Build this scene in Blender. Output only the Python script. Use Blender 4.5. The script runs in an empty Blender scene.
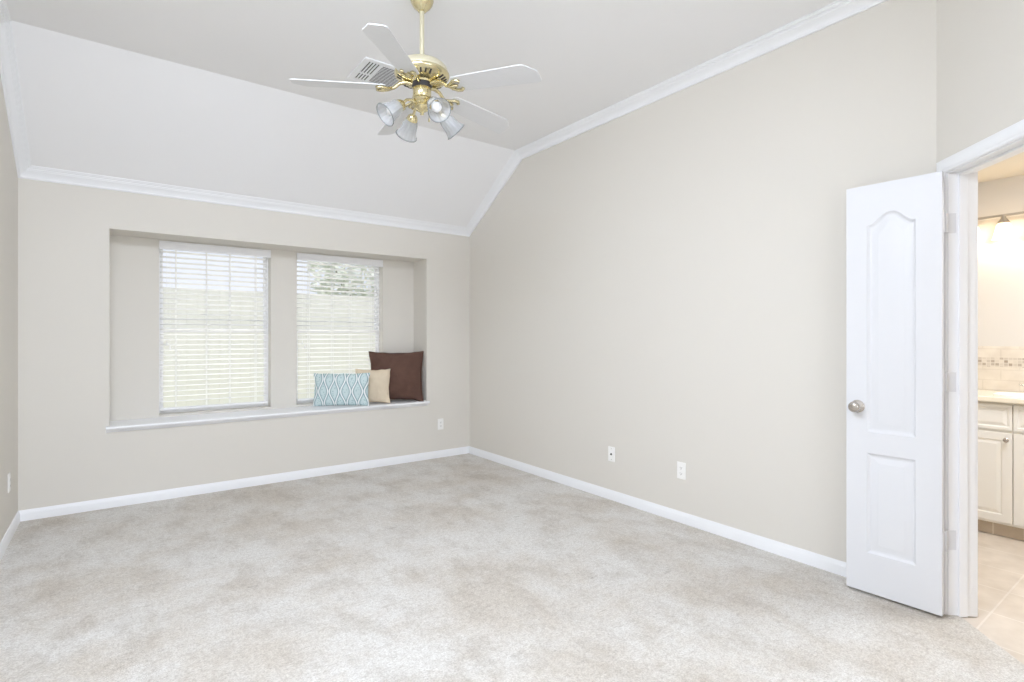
import bpy, bmesh, math, random
from mathutils import Vector, Matrix, noise
random.seed(7)
SC = bpy.context.scene
COL = SC.collection
PI = math.pi
R = math.radians

# ------------------------------------------------------------------ camera
CAM_H = 1.29
cam_d = bpy.data.cameras.new('camera')
cam_d.sensor_width = 36.0
cam_d.lens = 36.0 * 536.07 / 1024.0
cam_d.shift_y = -(341.0 - 336.45) / 1024.0
cam_d.clip_start = 0.05
cam = bpy.data.objects.new('camera', cam_d)
COL.objects.link(cam)
cam.location = (0, 0, CAM_H)
cam.rotation_euler = (PI / 2, 0, -0.6382)
SC.camera = cam

# ------------------------------------------------------------------ world, sun, exposure
SC.view_settings.view_transform = 'Standard'
SC.view_settings.look = 'None'
SC.view_settings.gamma = 1.0
SC.view_settings.exposure = 0.15
SC.view_settings.use_curve_mapping = False
SC.cycles.use_denoising = True
SC.cycles.max_bounces = 14
SC.cycles.diffuse_bounces = 8
SC.cycles.transparent_max_bounces = 16
SC.cycles.sample_clamp_indirect = 10.0

W = bpy.data.worlds.new('sky')
SC.world = W
W.use_nodes = True
wn = W.node_tree.nodes
bg = wn['Background']
tc = wn.new('ShaderNodeTexCoord')
sep = wn.new('ShaderNodeSeparateXYZ')
rmp = wn.new('ShaderNodeValToRGB')
rmp.color_ramp.elements[0].position = 0.0
rmp.color_ramp.elements[0].color = (0.84, 0.87, 0.96, 1)
rmp.color_ramp.elements[1].position = 0.7
rmp.color_ramp.elements[1].color = (0.72, 0.80, 0.97, 1)
W.node_tree.links.new(tc.outputs['Generated'], sep.inputs[0])
W.node_tree.links.new(sep.outputs['Z'], rmp.inputs[0])
W.node_tree.links.new(rmp.outputs[0], bg.inputs[0])
bg.inputs[1].default_value = 1.0

sun_d = bpy.data.lights.new('sun', 'SUN')
sun_d.energy = 1.8
sun_d.angle = R(1.0)
sun_d.color = (1.0, 0.96, 0.88)
sun = bpy.data.objects.new('sun', sun_d)
COL.objects.link(sun)
sun.rotation_euler = (R(28), 0, R(-12))       # high, from behind the house towards the fence


def area(name, loc, target, sx, sy, watts, color):
    d = bpy.data.lights.new(name, 'AREA')
    d.shape = 'RECTANGLE'
    d.size, d.size_y = sx, sy
    d.energy = watts
    d.color = color
    o = bpy.data.objects.new(name, d)
    COL.objects.link(o)
    o.location = loc
    o.rotation_euler = (Vector(target) - Vector(loc)).to_track_quat('-Z', 'Y').to_euler()
    return o


# added fill light at the unseen rear opening, standing in for daylight
area('rear_fill_light', (0.9, -2.75, 1.55), (1.2, 4.0, 1.7), 2.5, 1.9, 46, (0.87, 0.955, 1.11))


# added soft fill light just under the ceiling, out of view
area('ceiling_fill_light', (0.05, 1.35, 3.02), (0.50, 2.05, 0.0), 1.0, 1.2, 112, (0.87, 0.955, 1.11))
# added fill light low outside the niche windows, imitating sunlit ground
area('niche_fill_light', (1.29, 6.5, 0.05), (1.29, 5.2, 2.1), 3.2, 1.2, 40, (1.0, 0.95, 0.87))

# ------------------------------------------------------------------ helpers


class MB:
    """collects shapes and links them as ONE mesh object"""

    def __init__(self):
        self.bm = bmesh.new()

    def poly(self, pts):
        vs = [self.bm.verts.new(p) for p in pts]
        return self.bm.faces.new(vs)

    def box(self, x0, y0, z0, x1, y1, z1, mat=None):
        c = [(x, y, z) for x in (x0, x1) for y in (y0, y1) for z in (z0, z1)]
        v = [self.bm.verts.new(mat @ Vector(p) if mat else p) for p in c]
        for f in ((0, 1, 3, 2), (4, 6, 7, 5), (0, 4, 5, 1), (2, 3, 7, 6), (0, 2, 6, 4), (1, 5, 7, 3)):
            self.bm.faces.new([v[i] for i in f])
        return self

    def prism(self, pts, vec):
        """closed polygon (list of 3D points) swept along vec"""
        vec = Vector(vec)
        a = [self.bm.verts.new(p) for p in pts]
        b = [self.bm.verts.new(Vector(p) + vec) for p in pts]
        n = len(pts)
        self.bm.faces.new(a[::-1])
        self.bm.faces.new(b)
        for i in range(n):
            j = (i + 1) % n
            self.bm.faces.new((a[i], a[j], b[j], b[i]))
        return self

    def rings(self, rings, caps=True, close=True):
        """loft between rings of equal length"""
        vr = [[self.bm.verts.new(p) for p in r] for r in rings]
        n = len(vr[0])
        for k in range(len(vr) - 1):
            for i in range(n if close else n - 1):
                j = (i + 1) % n
                self.bm.faces.new((vr[k][i], vr[k][j], vr[k + 1][j], vr[k + 1][i]))
        if caps:
            self.bm.faces.new(vr[0][::-1])
            self.bm.faces.new(vr[-1])
        return self

    def lathe(self, prof, n=32, mat=None, caps=False):
        """prof: list of (r, z) around local Z"""
        rs = []
        for r, z in prof:
            ring = [Vector((max(r, 1e-5) * math.cos(2 * PI * i / n), max(r, 1e-5) * math.sin(2 * PI * i / n), z)) for i in range(n)]
            rs.append([mat @ p if mat else p for p in ring])
        return self.rings(rs, caps=caps)

    def tube(self, pts, rad, n=10):
        pts = [Vector(p) for p in pts]
        rads = rad if isinstance(rad, (list, tuple)) else [rad] * len(pts)
        rs = []
        up = None
        for i, p in enumerate(pts):
            t = (pts[min(i + 1, len(pts) - 1)] - pts[max(i - 1, 0)]).normalized()
            if up is None:
                up = t.orthogonal().normalized()
            else:
                up = (up - t * up.dot(t)).normalized()
            s = t.cross(up)
            rs.append([p + (up * math.cos(2 * PI * k / n) + s * math.sin(2 * PI * k / n)) * rads[i] for k in range(n)])
        return self.rings(rs)

    def build(self, name, mat, parent=None, smooth=None, bevel=None):
        bmesh.ops.recalc_face_normals(self.bm, faces=self.bm.faces[:])
        me = bpy.data.meshes.new(name)
        self.bm.to_mesh(me)
        self.bm.free()
        if smooth:
            for p in me.polygons:
                p.use_smooth = True
            me.set_sharp_from_angle(angle=R(smooth))
        me.materials.append(mat)
        o = bpy.data.objects.new(name, me)
        COL.objects.link(o)
        if parent:
            o.parent = parent
        if bevel:
            m = o.modifiers.new('bevel', 'BEVEL')
            m.width = bevel
            m.segments = 2
            m.limit_method = 'ANGLE'
            m.angle_limit = R(40)
        return o


def tag(o, label=None, cat=None, group=None, kind=None):
    if label: o['label'] = label
    if cat: o['category'] = cat
    if group: o['group'] = group
    if kind: o['kind'] = kind
    return o


def empty(name, loc=(0, 0, 0), rz=0.0, rot=None):
    o = bpy.data.objects.new(name, None)
    COL.objects.link(o)
    o.location = loc
    o.rotation_euler = rot if rot else (0, 0, rz)
    o.empty_display_size = 0.1
    return o


def copy_tree(o, parent=None):
    c = o.copy()
    COL.objects.link(c)
    c.parent = parent
    for ch in list(o.children):
        copy_tree(ch, c)
    return c


def srgb(r, g, b):
    def f(c):
        c /= 255.0
        return c / 12.92 if c <= 0.04045 else ((c + 0.055) / 1.055) ** 2.4
    return (f(r), f(g), f(b), 1.0)


def mat(name, col, rough=0.5, metal=0.0, spec=0.5, bump=None, var=None):
    m = bpy.data.materials.new(name)
    m.use_nodes = True
    nt = m.node_tree
    b = nt.nodes['Principled BSDF']
    b.inputs['Base Color'].default_value = col
    b.inputs['Roughness'].default_value = rough
    b.inputs['Metallic'].default_value = metal
    b.inputs['Specular IOR Level'].default_value = spec
    if bump or var:
        t = nt.nodes.new('ShaderNodeTexCoord')
    if bump:                                   # (scale, strength, distance)
        n = nt.nodes.new('ShaderNodeTexNoise')
        n.inputs['Scale'].default_value = bump[0]
        n.inputs['Detail'].default_value = 3
        nt.links.new(t.outputs['Object'], n.inputs['Vector'])
        bp = nt.nodes.new('ShaderNodeBump')
        bp.inputs['Strength'].default_value = bump[1]
        bp.inputs['Distance'].default_value = bump[2]
        nt.links.new(n.outputs[0], bp.inputs['Height'])
        nt.links.new(bp.outputs[0], b.inputs['Normal'])
    if var:                                    # (scale, second colour, stretch)
        n = nt.nodes.new('ShaderNodeTexNoise')
        n.inputs['Scale'].default_value = var[0]
        n.inputs['Detail'].default_value = 4
        src = t.outputs['Object']
        if len(var) > 2:
            mp = nt.nodes.new('ShaderNodeMapping')
            mp.inputs['Scale'].default_value = var[2]
            nt.links.new(src, mp.inputs[0])
            src = mp.outputs[0]
        nt.links.new(src, n.inputs['Vector'])
        mx = nt.nodes.new('ShaderNodeMix')
        mx.data_type = 'RGBA'
        mx.inputs[6].default_value = col
        mx.inputs[7].default_value = var[1]
        nt.links.new(n.outputs[0], mx.inputs[0])
        nt.links.new(mx.outputs[2], b.inputs['Base Color'])
    return m


def math_node(nt, op, a, b=None):
    n = nt.nodes.new('ShaderNodeMath')
    n.operation = op
    for i, v in enumerate((a, b)):
        if v is None: continue
        if isinstance(v, (int, float)): n.inputs[i].default_value = v
        else: nt.links.new(v, n.inputs[i])
    return n.outputs[0]


# ------------------------------------------------------------------ materials
M = {}
M['wall'] = mat('beige_paint', srgb(221, 217, 209), 0.75, spec=0.25, bump=(260, 0.05, 0.002))
M['ceiling'] = mat('white_ceiling_paint', srgb(240, 240, 241), 0.85, spec=0.2, bump=(180, 0.08, 0.003))
M['trim'] = mat('white_gloss_trim', srgb(240, 241, 243), 0.35, spec=0.4)
M['door'] = mat('shaded_door_white', srgb(222, 223, 226), 0.4, spec=0.4)  # white darkened to carry the shade on a door facing away from light
M['vinyl'] = mat('white_vinyl', srgb(240, 240, 240), 0.4)
M['slat'] = mat('white_slat', srgb(244, 244, 245), 0.45)
M['cord'] = mat('white_cord', srgb(240, 240, 236), 0.8)
M['brass'] = mat('polished_brass', srgb(218, 207, 168), 0.2, metal=1.0)
M['brass_pale'] = mat('pale_brass', srgb(228, 222, 196), 0.28, metal=0.7)
M['dark'] = mat('dark_recess', srgb(52, 50, 50), 0.7)
M['duct'] = mat('duct_shade', srgb(45, 45, 48), 0.9)
M['blade'] = mat('white_fan_blade', srgb(216, 217, 219), 0.45, var=(6, srgb(223, 224, 226), (1, 14, 1)))
M['nickel'] = mat('satin_nickel', srgb(196, 190, 182), 0.22, metal=1.0)
M['chrome'] = mat('chrome', srgb(225, 225, 228), 0.1, metal=1.0)
M['plate'] = mat('white_plate', srgb(244, 243, 240), 0.35)
M['slot'] = mat('dark_slot', srgb(70, 66, 62), 0.6)
M['brown'] = mat('brown_velvet', srgb(88, 65, 56), 0.9, spec=0.2, bump=(90, 0.5, 0.004), var=(14, srgb(108, 82, 72)))
M['beige'] = mat('beige_linen', srgb(214, 198, 174), 0.9, spec=0.2, bump=(160, 0.4, 0.003), var=(30, srgb(226, 212, 190)))
M['cabinet'] = mat('white_cabinet', srgb(238, 236, 230), 0.4)
M['counter'] = mat('cream_counter', srgb(240, 232, 214), 0.25)
M['bath_wall'] = mat('bath_paint', srgb(222, 218, 212), 0.8, spec=0.2)
M['bath_ceiling'] = mat('bath_ceiling_paint', srgb(236, 230, 218), 0.8, spec=0.2)
M['bark'] = mat('bark', srgb(120, 104, 88), 0.9)
M['leaf'] = mat('overexposed_leaf', srgb(228, 231, 220), 0.8, var=(3, srgb(238, 240, 232)))  # leaf colour bleached to imitate overexposed foliage
M['lawn'] = mat('lawn', srgb(176, 182, 140), 0.9, var=(2.0, srgb(190, 190, 158)))
M['concrete'] = mat('fence_board', srgb(226, 225, 218), 0.8, var=(3, srgb(220, 219, 211), (8, 1, .4)))


def carpet():
    m = bpy.data.materials.new('cut_pile_carpet')
    m.use_nodes = True
    nt = m.node_tree
    L = nt.links
    b = nt.nodes['Principled BSDF']
    b.inputs['Roughness'].default_value = 0.95
    b.inputs['Specular IOR Level'].default_value = 0.1
    b.inputs['Sheen Weight'].default_value = 0.15
    t = nt.nodes.new('ShaderNodeTexCoord')

    def nz(scale, detail=3, rough=0.5, mapping=None):
        n = nt.nodes.new('ShaderNodeTexNoise')
        n.inputs['Scale'].default_value = scale
        n.inputs['Detail'].default_value = detail
        n.inputs['Roughness'].default_value = rough
        src = t.outputs['Object']
        if mapping:
            mp = nt.nodes.new('ShaderNodeMapping')
            mp.inputs['Scale'].default_value = mapping[0]
            mp.inputs['Rotation'].default_value = (0, 0, mapping[1])
            L.new(src, mp.inputs[0])
            src = mp.outputs[0]
        L.new(src, n.inputs['Vector'])
        return n.outputs[0]

    def ramp(fac, p0, c0, p1, c1):
        r = nt.nodes.new('ShaderNodeValToRGB')
        r.color_ramp.elements[0].position = p0
        r.color_ramp.elements[0].color = c0
        r.color_ramp.elements[1].position = p1
        r.color_ramp.elements[1].color = c1
        L.new(fac, r.inputs[0])
        return r.outputs[0]

    def mul(a, c, fac=1.0):
        x = nt.nodes.new('ShaderNodeMix')
        x.data_type = 'RGBA'
        x.blend_type = 'MULTIPLY'
        x.inputs[0].default_value = fac
        L.new(a, x.inputs[6])
        L.new(c, x.inputs[7])
        return x.outputs[2]
    w = (1, 1, 1, 1)
    base = ramp(nz(1.6, 8, 0.66), 0.38, srgb(218, 211, 200), 0.58, srgb(234, 232, 227))
    patches = ramp(nz(5.5, 9, 0.68, ((1.0, 0.55, 1), 0.9)), 0.34, (0.84, 0.82, 0.795, 1), 0.52, w)
    marks = ramp(nz(16, 5, 0.65, ((0.6, 1.7, 1), 0.5)), 0.29, (0.80, 0.785, 0.77, 1), 0.40, w)
    grain = ramp(nz(120, 3, 0.8), 0.34, (0.70, 0.68, 0.66, 1), 0.60, w)
    tufts = ramp(nz(42, 5, 0.75), 0.36, (0.84, 0.82, 0.80, 1), 0.56, w)
    c = mul(mul(mul(mul(base, patches), marks), tufts), grain)
    L.new(c, b.inputs['Base Color'])
    bp = nt.nodes.new('ShaderNodeBump')
    bp.inputs['Strength'].default_value = 0.7
    bp.inputs['Distance'].default_value = 0.008
    L.new(nz(210, 3, 0.7), bp.inputs['Height'])
    L.new(bp.outputs[0], b.inputs['Normal'])
    return m


M['carpet'] = carpet()


def tiles(name, c1, c2, grout, bw, bh, offset, loc=(0, 0, 0), rot=(0, 0, 0), mortar=0.004, rough=0.35, coord='Object'):
    m = bpy.data.materials.new(name)
    m.use_nodes = True
    nt = m.node_tree
    b = nt.nodes['Principled BSDF']
    b.inputs['Roughness'].default_value = rough
    t = nt.nodes.new('ShaderNodeTexCoord')
    mp = nt.nodes.new('ShaderNodeMapping')
    mp.inputs['Location'].default_value = loc
    mp.inputs['Rotation'].default_value = rot
    nt.links.new(t.outputs[coord], mp.inputs[0])
    br = nt.nodes.new('ShaderNodeTexBrick')
    br.offset = offset
    br.inputs['Scale'].default_value = 1.0
    br.inputs['Brick Width'].default_value = bw
    br.inputs['Row Height'].default_value = bh
    br.inputs['Mortar Size'].default_value = mortar
    br.inputs['Mortar Smooth'].default_value = 0.1
    br.inputs['Color1'].default_value = c1
    br.inputs['Color2'].default_value = c2
    br.inputs['Mortar'].default_value = grout
    nt.links.new(mp.outputs[0], br.inputs['Vector'])
    n = nt.nodes.new('ShaderNodeTexNoise')
    n.inputs['Scale'].default_value = 9
    n.inputs['Detail'].default_value = 5
    nt.links.new(t.outputs[coord], n.inputs['Vector'])
    rm = nt.nodes.new('ShaderNodeValToRGB')
    rm.color_ramp.elements[0].position = 0.3
    rm.color_ramp.elements[0].color = (0.86, 0.84, 0.82, 1)
    rm.color_ramp.elements[1].position = 0.65
    nt.links.new(n.outputs[0], rm.inputs[0])
    mx = nt.nodes.new('ShaderNodeMix')
    mx.data_type = 'RGBA'
    mx.blend_type = 'MULTIPLY'
    mx.inputs[0].default_value = 1.0
    nt.links.new(br.outputs['Color'], mx.inputs[6])
    nt.links.new(rm.outputs[0], mx.inputs[7])
    nt.links.new(mx.outputs[2], b.inputs['Base Color'])
    bp = nt.nodes.new('ShaderNodeBump')
    bp.inputs['Strength'].default_value = 0.4
    bp.inputs['Distance'].default_value = 0.003
    bp.invert = True
    nt.links.new(br.outputs['Fac'], bp.inputs['Height'])
    nt.links.new(bp.outputs[0], b.inputs['Normal'])
    return m


M['floor_tile'] = tiles('beige_floor_tile', srgb(218, 208, 196), srgb(211, 200, 186), srgb(226, 218, 208), 0.33, 0.33, 0.0, loc=(0.0, -0.02, 0))
M['toe_tile'] = tiles('toe_tile', srgb(188, 174, 156), srgb(176, 160, 140), srgb(208, 198, 184), 0.15, 0.3, 0.0, rot=(0, 0, 0), coord='UV')
M['wall_tile'] = tiles('cream_wall_tile', srgb(232, 225, 213), srgb(230, 222, 209), srgb(224, 216, 203), 0.20, 0.075, 0.5, coord='UV')
M['mosaic'] = tiles('stone_mosaic', srgb(226, 218, 205), srgb(172, 158, 141), srgb(226, 218, 206), 0.024, 0.022, 0.0, mortar=0.0022, coord='UV')


def patterned():
    """aqua cloth with white ogee trellis"""
    m = bpy.data.materials.new('aqua_ogee_cloth')
    m.use_nodes = True
    nt = m.node_tree
    b = nt.nodes['Principled BSDF']
    b.inputs['Roughness'].default_value = 0.9
    b.inputs['Specular IOR Level'].default_value = 0.2
    t = nt.nodes.new('ShaderNodeTexCoord')
    s = nt.nodes.new('ShaderNodeSeparateXYZ')
    nt.links.new(t.outputs['Object'], s.inputs[0])
    w, h = 0.054, 0.235
    X = math_node(nt, 'DIVIDE', s.outputs['X'], w)
    ph = math_node(nt, 'MULTIPLY', math_node(nt, 'ADD', s.outputs['Z'], -0.02), 2 * PI / h)
    wob = math_node(nt, 'MULTIPLY', math_node(nt, 'COSINE', ph), 0.34)

    def dist(center_sign, off):
        v = math_node(nt, 'ADD', X, off)
        v = math_node(nt, 'ADD' if center_sign > 0 else 'SUBTRACT', v, wob)
        v = math_node(nt, 'MULTIPLY', v, 0.5)
        fr = math_node(nt, 'FRACT', math_node(nt, 'ADD', v, 100.5))
        return math_node(nt, 'MULTIPLY', math_node(nt, 'ABSOLUTE', math_node(nt, 'SUBTRACT', fr, 0.5)), 2.0)
    d = math_node(nt, 'MINIMUM', dist(1, 0.5), dist(-1, 1.5))
    r = nt.nodes.new('ShaderNodeValToRGB')
    cr = r.color_ramp
    cr.interpolation = 'LINEAR'
    aqua, teal, white = srgb(206, 221, 222), srgb(112, 150, 158), srgb(236, 240, 240)
    cr.elements[0].position = 0.0
    cr.elements[0].color = white
    cr.elements[1].position = 1.0
    cr.elements[1].color = aqua
    for p, c in ((0.12, white), (0.15, teal), (0.24, teal), (0.28, aqua), (0.33, aqua), (0.35, srgb(176, 202, 206)), (0.40, aqua)):
        e = cr.elements.new(p)
        e.color = c
    nt.links.new(d, r.inputs[0])
    vo = nt.nodes.new('ShaderNodeTexVoronoi')
    vo.inputs['Scale'].default_value = 48
    nt.links.new(t.outputs['Object'], vo.inputs['Vector'])
    dot = math_node(nt, 'LESS_THAN', vo.outputs['Distance'], 0.30)
    dot = math_node(nt, 'MULTIPLY', dot, math_node(nt, 'GREATER_THAN', d, 0.40))
    mx = nt.nodes.new('ShaderNodeMix')
    mx.data_type = 'RGBA'
    nt.links.new(math_node(nt, 'MULTIPLY', dot, 0.75), mx.inputs[0])
    nt.links.new(r.outputs[0], mx.inputs[6])
    mx.inputs[7].default_value = srgb(136, 172, 176)
    nt.links.new(mx.outputs[2], b.inputs['Base Color'])
    return m


M['aqua'] = patterned()


def glass_pane():
    m = bpy.data.materials.new('window_glass')
    m.use_nodes = True
    nt = m.node_tree
    nt.nodes.remove(nt.nodes['Principled BSDF'])
    out = nt.nodes['Material Output']
    tr = nt.nodes.new('ShaderNodeBsdfTransparent')
    gl = nt.nodes.new('ShaderNodeBsdfGlossy')
    gl.inputs['Roughness'].default_value = 0.02
    fr = nt.nodes.new('ShaderNodeFresnel')
    fr.inputs[0].default_value = 1.12
    mx = nt.nodes.new('ShaderNodeMixShader')
    nt.links.new(fr.outputs[0], mx.inputs[0])
    nt.links.new(tr.outputs[0], mx.inputs[1])
    nt.links.new(gl.outputs[0], mx.inputs[2])
    nt.links.new(mx.outputs[0], out.inputs[0])
    return m


M['glass'] = glass_pane()


def shade_glass(name, col, trans, emit=None):
    """thin pressed glass: part see-through, part milky"""
    m = bpy.data.materials.new(name)
    m.use_nodes = True
    nt = m.node_tree
    b = nt.nodes['Principled BSDF']
    out = nt.nodes['Material Output']
    b.inputs['Base Color'].default_value = col
    b.inputs['Roughness'].default_value = 0.12
    if emit:
        b.inputs['Emission Color'].default_value = emit[0]
        b.inputs['Emission Strength'].default_value = emit[1]
    tr = nt.nodes.new('ShaderNodeBsdfTransparent')
    tl = nt.nodes.new('ShaderNodeBsdfTranslucent')
    tl.inputs[0].default_value = col
    m1 = nt.nodes.new('ShaderNodeMixShader')
    m1.inputs[0].default_value = 0.35
    nt.links.new(b.outputs[0], m1.inputs[1])
    nt.links.new(tl.outputs[0], m1.inputs[2])
    m2 = nt.nodes.new('ShaderNodeMixShader')
    m2.inputs[0].default_value = trans
    nt.links.new(m1.outputs[0], m2.inputs[1])
    nt.links.new(tr.outputs[0], m2.inputs[2])
    nt.links.new(m2.outputs[0], out.inputs[0])
    return m


M['tulip'] = shade_glass('ribbed_tulip_glass', srgb(214, 217, 220), 0.58)
M['tulip_rim'] = mat('glass_rim', srgb(112, 118, 120), 0.15)
M['bulb'] = mat('frosted_bulb', srgb(245, 245, 245), 0.4)
M['lit_shade'] = shade_glass('lit_frosted_glass', srgb(250, 240, 220), 0.05, (srgb(255, 238, 205), 1.6))

# ------------------------------------------------------------------ room numbers
XR, XL, YB = 3.16, -0.54, 5.052
YREAR = -2.6
HC = 3.074                       # flat ceiling
SL = 0.665                       # slope of the raked part
ZB = 2.45                      # where the rake meets the back wall
YK = YB - (HC - ZB) / SL         # fold
KX, KY = 3.16, 0.85              # corner of right wall and angled wall
S2 = 1 / math.sqrt(2)
U = Vector((-S2, -S2, 0))        # along the angled wall, away from the corner
N = Vector((S2, -S2, 0))         # out of the bedroom, into the bathroom
SEND = 1.10
OP0, OP1, OPZ = 0.085, 0.905, 2.045
WT = 0.115


def P(s, off, z):
    return Vector((KX, KY, z)) + U * s + N * off


ENDP = P(SEND, 0, 0)


def zc(y):
    return HC if y <= YK else ZB + SL * (YB - y)


# ------------------------------------------------------------------ floor
m = MB()
thr = 0.048
a, b_ = P(-0.0, thr, 0), P(SEND, thr, 0)
top = [Vector((XL, YREAR, 0)), Vector((ENDP.x + 0.02, YREAR, 0)), Vector((ENDP.x + 0.02, b_.y, 0)), b_, a, Vector((XR, KY, 0)), Vector((XR, YB, 0)), Vector((XL, YB, 0))]
m.prism([p + Vector((0, 0, -0.10)) for p in top], (0, 0, 0.10))
tag(m.build('floor', M['carpet']), 'beige cut pile carpet of the bedroom', 'floor', kind='structure')

m = MB()
q = [P(-0.25, thr, 0), P(SEND + 0.1, thr, 0), Vector((ENDP.x + 0.2, -1.4, 0)), Vector((5.2, -1.4, 0)), Vector((5.2, 2.1, 0)), Vector((3.28, 2.1, 0))]
m.prism([p + Vector((0, 0, -0.10)) for p in q], (0, 0, 0.096))
tag(m.build('floor_bathroom', M['floor_tile']), 'beige square tiles of the bathroom floor', 'floor', kind='structure')

# ------------------------------------------------------------------ walls
# back wall with the niche
NX0, NX1, NZ0, NZ1, NY = -0.03, 2.632, 0.595, 2.104, 5.356
WIN = ((0.30, 1.172), (1.404, 2.276))
WZ0, WZ1 = 0.632, 2.094
WD = 0.16                        # window recess depth
m = MB()
zt = 2.75
t = 0.12
m.box(XL - t, YB, -0.1, NX0, YB + t, zt)
m.box(NX1, YB, -0.1, XR + t, YB + t, zt)
m.box(NX0, YB, -0.1, NX1, YB + t, NZ0 - 0.03)
m.box(NX0, YB, NZ1, NX1, YB + t, zt)
# niche shell
m.box(NX0 - t, YB + t, NZ0 - 0.2, NX0, NY + WD, NZ1 + 0.2)
m.box(NX1, YB + t, NZ0 - 0.2, NX1 + t, NY + WD, NZ1 + 0.2)
m.box(NX0, YB + t, NZ1, NX1, NY + WD, NZ1 + 0.2)
m.box(NX0, YB + t, NZ0 - 0.2, NX1, NY + WD, NZ0 - 0.03)
xs = [NX0, WIN[0][0], WIN[0][1], WIN[1][0], WIN[1][1], NX1]
for i in (0, 2, 4):
    m.box(xs[i], NY, NZ0 - 0.03, xs[i + 1], NY + WD, NZ1)
for w0, w1 in WIN:
    m.box(w0, NY, NZ0 - 0.03, w1, NY + WD, WZ0)
    m.box(w0, NY, WZ1, w1, NY + WD, NZ1)
tag(m.build('wall_back', M['wall']), 'beige back wall with the window niche', 'wall', kind='structure')

m = MB()
m.prism([(XL, YB + t, -0.1), (XL, YREAR, -0.1), (XL, YREAR, HC + .1), (XL, YK, HC + .1), (XL, YB + t, zc(YB) + 0.1)], (-t, 0, 0))
tag(m.build('wall_left', M['wall']), 'beige left wall', 'wall', kind='structure')

m = MB()
m.prism([(XR, YB + t, -0.1), (XR, KY, -0.1), (XR, KY, HC + .1), (XR, YK, HC + .1), (XR, YB + t, zc(YB) + 0.1)], (t, 0, 0))
tag(m.build('wall_right', M['wall']), 'long plain beige right wall', 'wall', kind='structure')

# angled wall holding the bathroom doorway
m = MB()


def wbox(m, s0, s1, o0, o1, z0, z1):
    pts = [P(s0, o0, z0), P(s1, o0, z0), P(s1, o1, z0), P(s0, o1, z0)]
    m.prism(pts, (0, 0, z1 - z0))


wbox(m, 0.0, OP0 - 0.02, 0, WT, -0.1, HC + .1)
wbox(m, OP1 + 0.02, SEND, 0, WT, -0.1, HC + .1)
wbox(m, OP0 - 0.02, OP1 + 0.02, 0, WT, OPZ + 0.02, HC + .1)
tag(m.build('wall_door', M['wall']), 'beige angled wall with the bathroom doorway', 'wall', kind='structure')

m = MB()
m.box(ENDP.x, YREAR, -0.1, ENDP.x + t, ENDP.y, HC + .1)
tag(m.build('wall_entry', M['wall']), 'beige wall behind the photographer', 'wall', kind='structure')

m = MB()
rx0, rx1, rz0, rz1 = -0.40, 2.20, 0.55, 2.55  # opening invented to let the rear fill light in
m.box(XL - t, YREAR - t, -0.1, rx0, YREAR, HC + .1)
m.box(rx1, YREAR - t, -0.1, ENDP.x + t, YREAR, HC + .1)
m.box(rx0, YREAR - t, -0.1, rx1, YREAR, rz0)
m.box(rx0, YREAR - t, rz1, rx1, YREAR, HC + .1)
tag(m.build('wall_rear', M['wall']), 'beige rear wall with a wide opening added for the fill light', 'wall', kind='structure')

# ceiling: flat part and rake
m = MB()
m.prism([(XL - t, YREAR - t, HC), (XL - t, YK, HC), (XL - t, YB + t, ZB - SL * t), (XL - t, YB + t, ZB + .3), (XL - t, YK, HC + .15), (XL - t, YREAR - t, HC + .15)],
        (XR + t - XL + t, 0, 0))
tag(m.build('ceiling', M['ceiling']), 'white ceiling, flat with a raked part over the window', 'ceiling', kind='structure')

# ------------------------------------------------------------------ mouldings
# crown profile: (projection from wall, drop below ceiling)
CR = [(0.0, 0.077), (0.012, 0.077), (0.014, 0.069), (0.010, 0.064), (0.012, 0.056), (0.020, 0.046), (0.032, 0.036), (0.046, 0.030), (0.048, 0.024),
      (0.054, 0.023), (0.055, 0.016), (0.064, 0.014), (0.067, 0.008), (0.074, 0.007), (0.074, 0.0), (0.0, 0.0)]
COSA = 1 / math.sqrt(1 + SL * SL)


def side_crown(name, X, sgn, y_end, label):
    m = MB()
    ra, rb, rc = [], [], []
    for p, q in CR:
        q2 = q / COSA
        x = X + sgn * p
        yk = YB - (HC - q - (ZB - q2)) / SL
        ra.append(Vector((x, YB, ZB - q * 0.72)))     # dies into the lower crown of the back wall
        rb.append(Vector((x, yk, HC - q)))
        rc.append(Vector((x, y_end, HC - q)))
    m.rings([ra, rb, rc])
    tag(m.build(name, M['trim'], smooth=25), label, 'crown moulding', kind='structure')


side_crown('trim_1', XR, -1, KY - 0.03, 'white crown moulding bending up along the right wall')
side_crown('trim_2', XL, 1, YREAR, 'white crown moulding bending up along the left wall')
m = MB()
prof = []
for p, q in CR:
    zz = ZB + SL * 0.7 * p - q * 0.72
    prof.append(Vector((XL, YB - 0.7 * p, zz)))
m.prism(prof, (XR - XL, 0, 0))
tag(m.build('trim_3', M['trim'], smooth=25), 'white crown moulding level along the back wall', 'crown moulding', kind='structure')
m = MB()
m.rings([[P(s, -p, HC - q) for p, q in CR] for s in (-0.03, SEND + 0.03)])
tag(m.build('trim_4', M['trim'], smooth=25), 'white crown moulding on the angled wall over the doorway', 'crown moulding', kind='structure')

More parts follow.
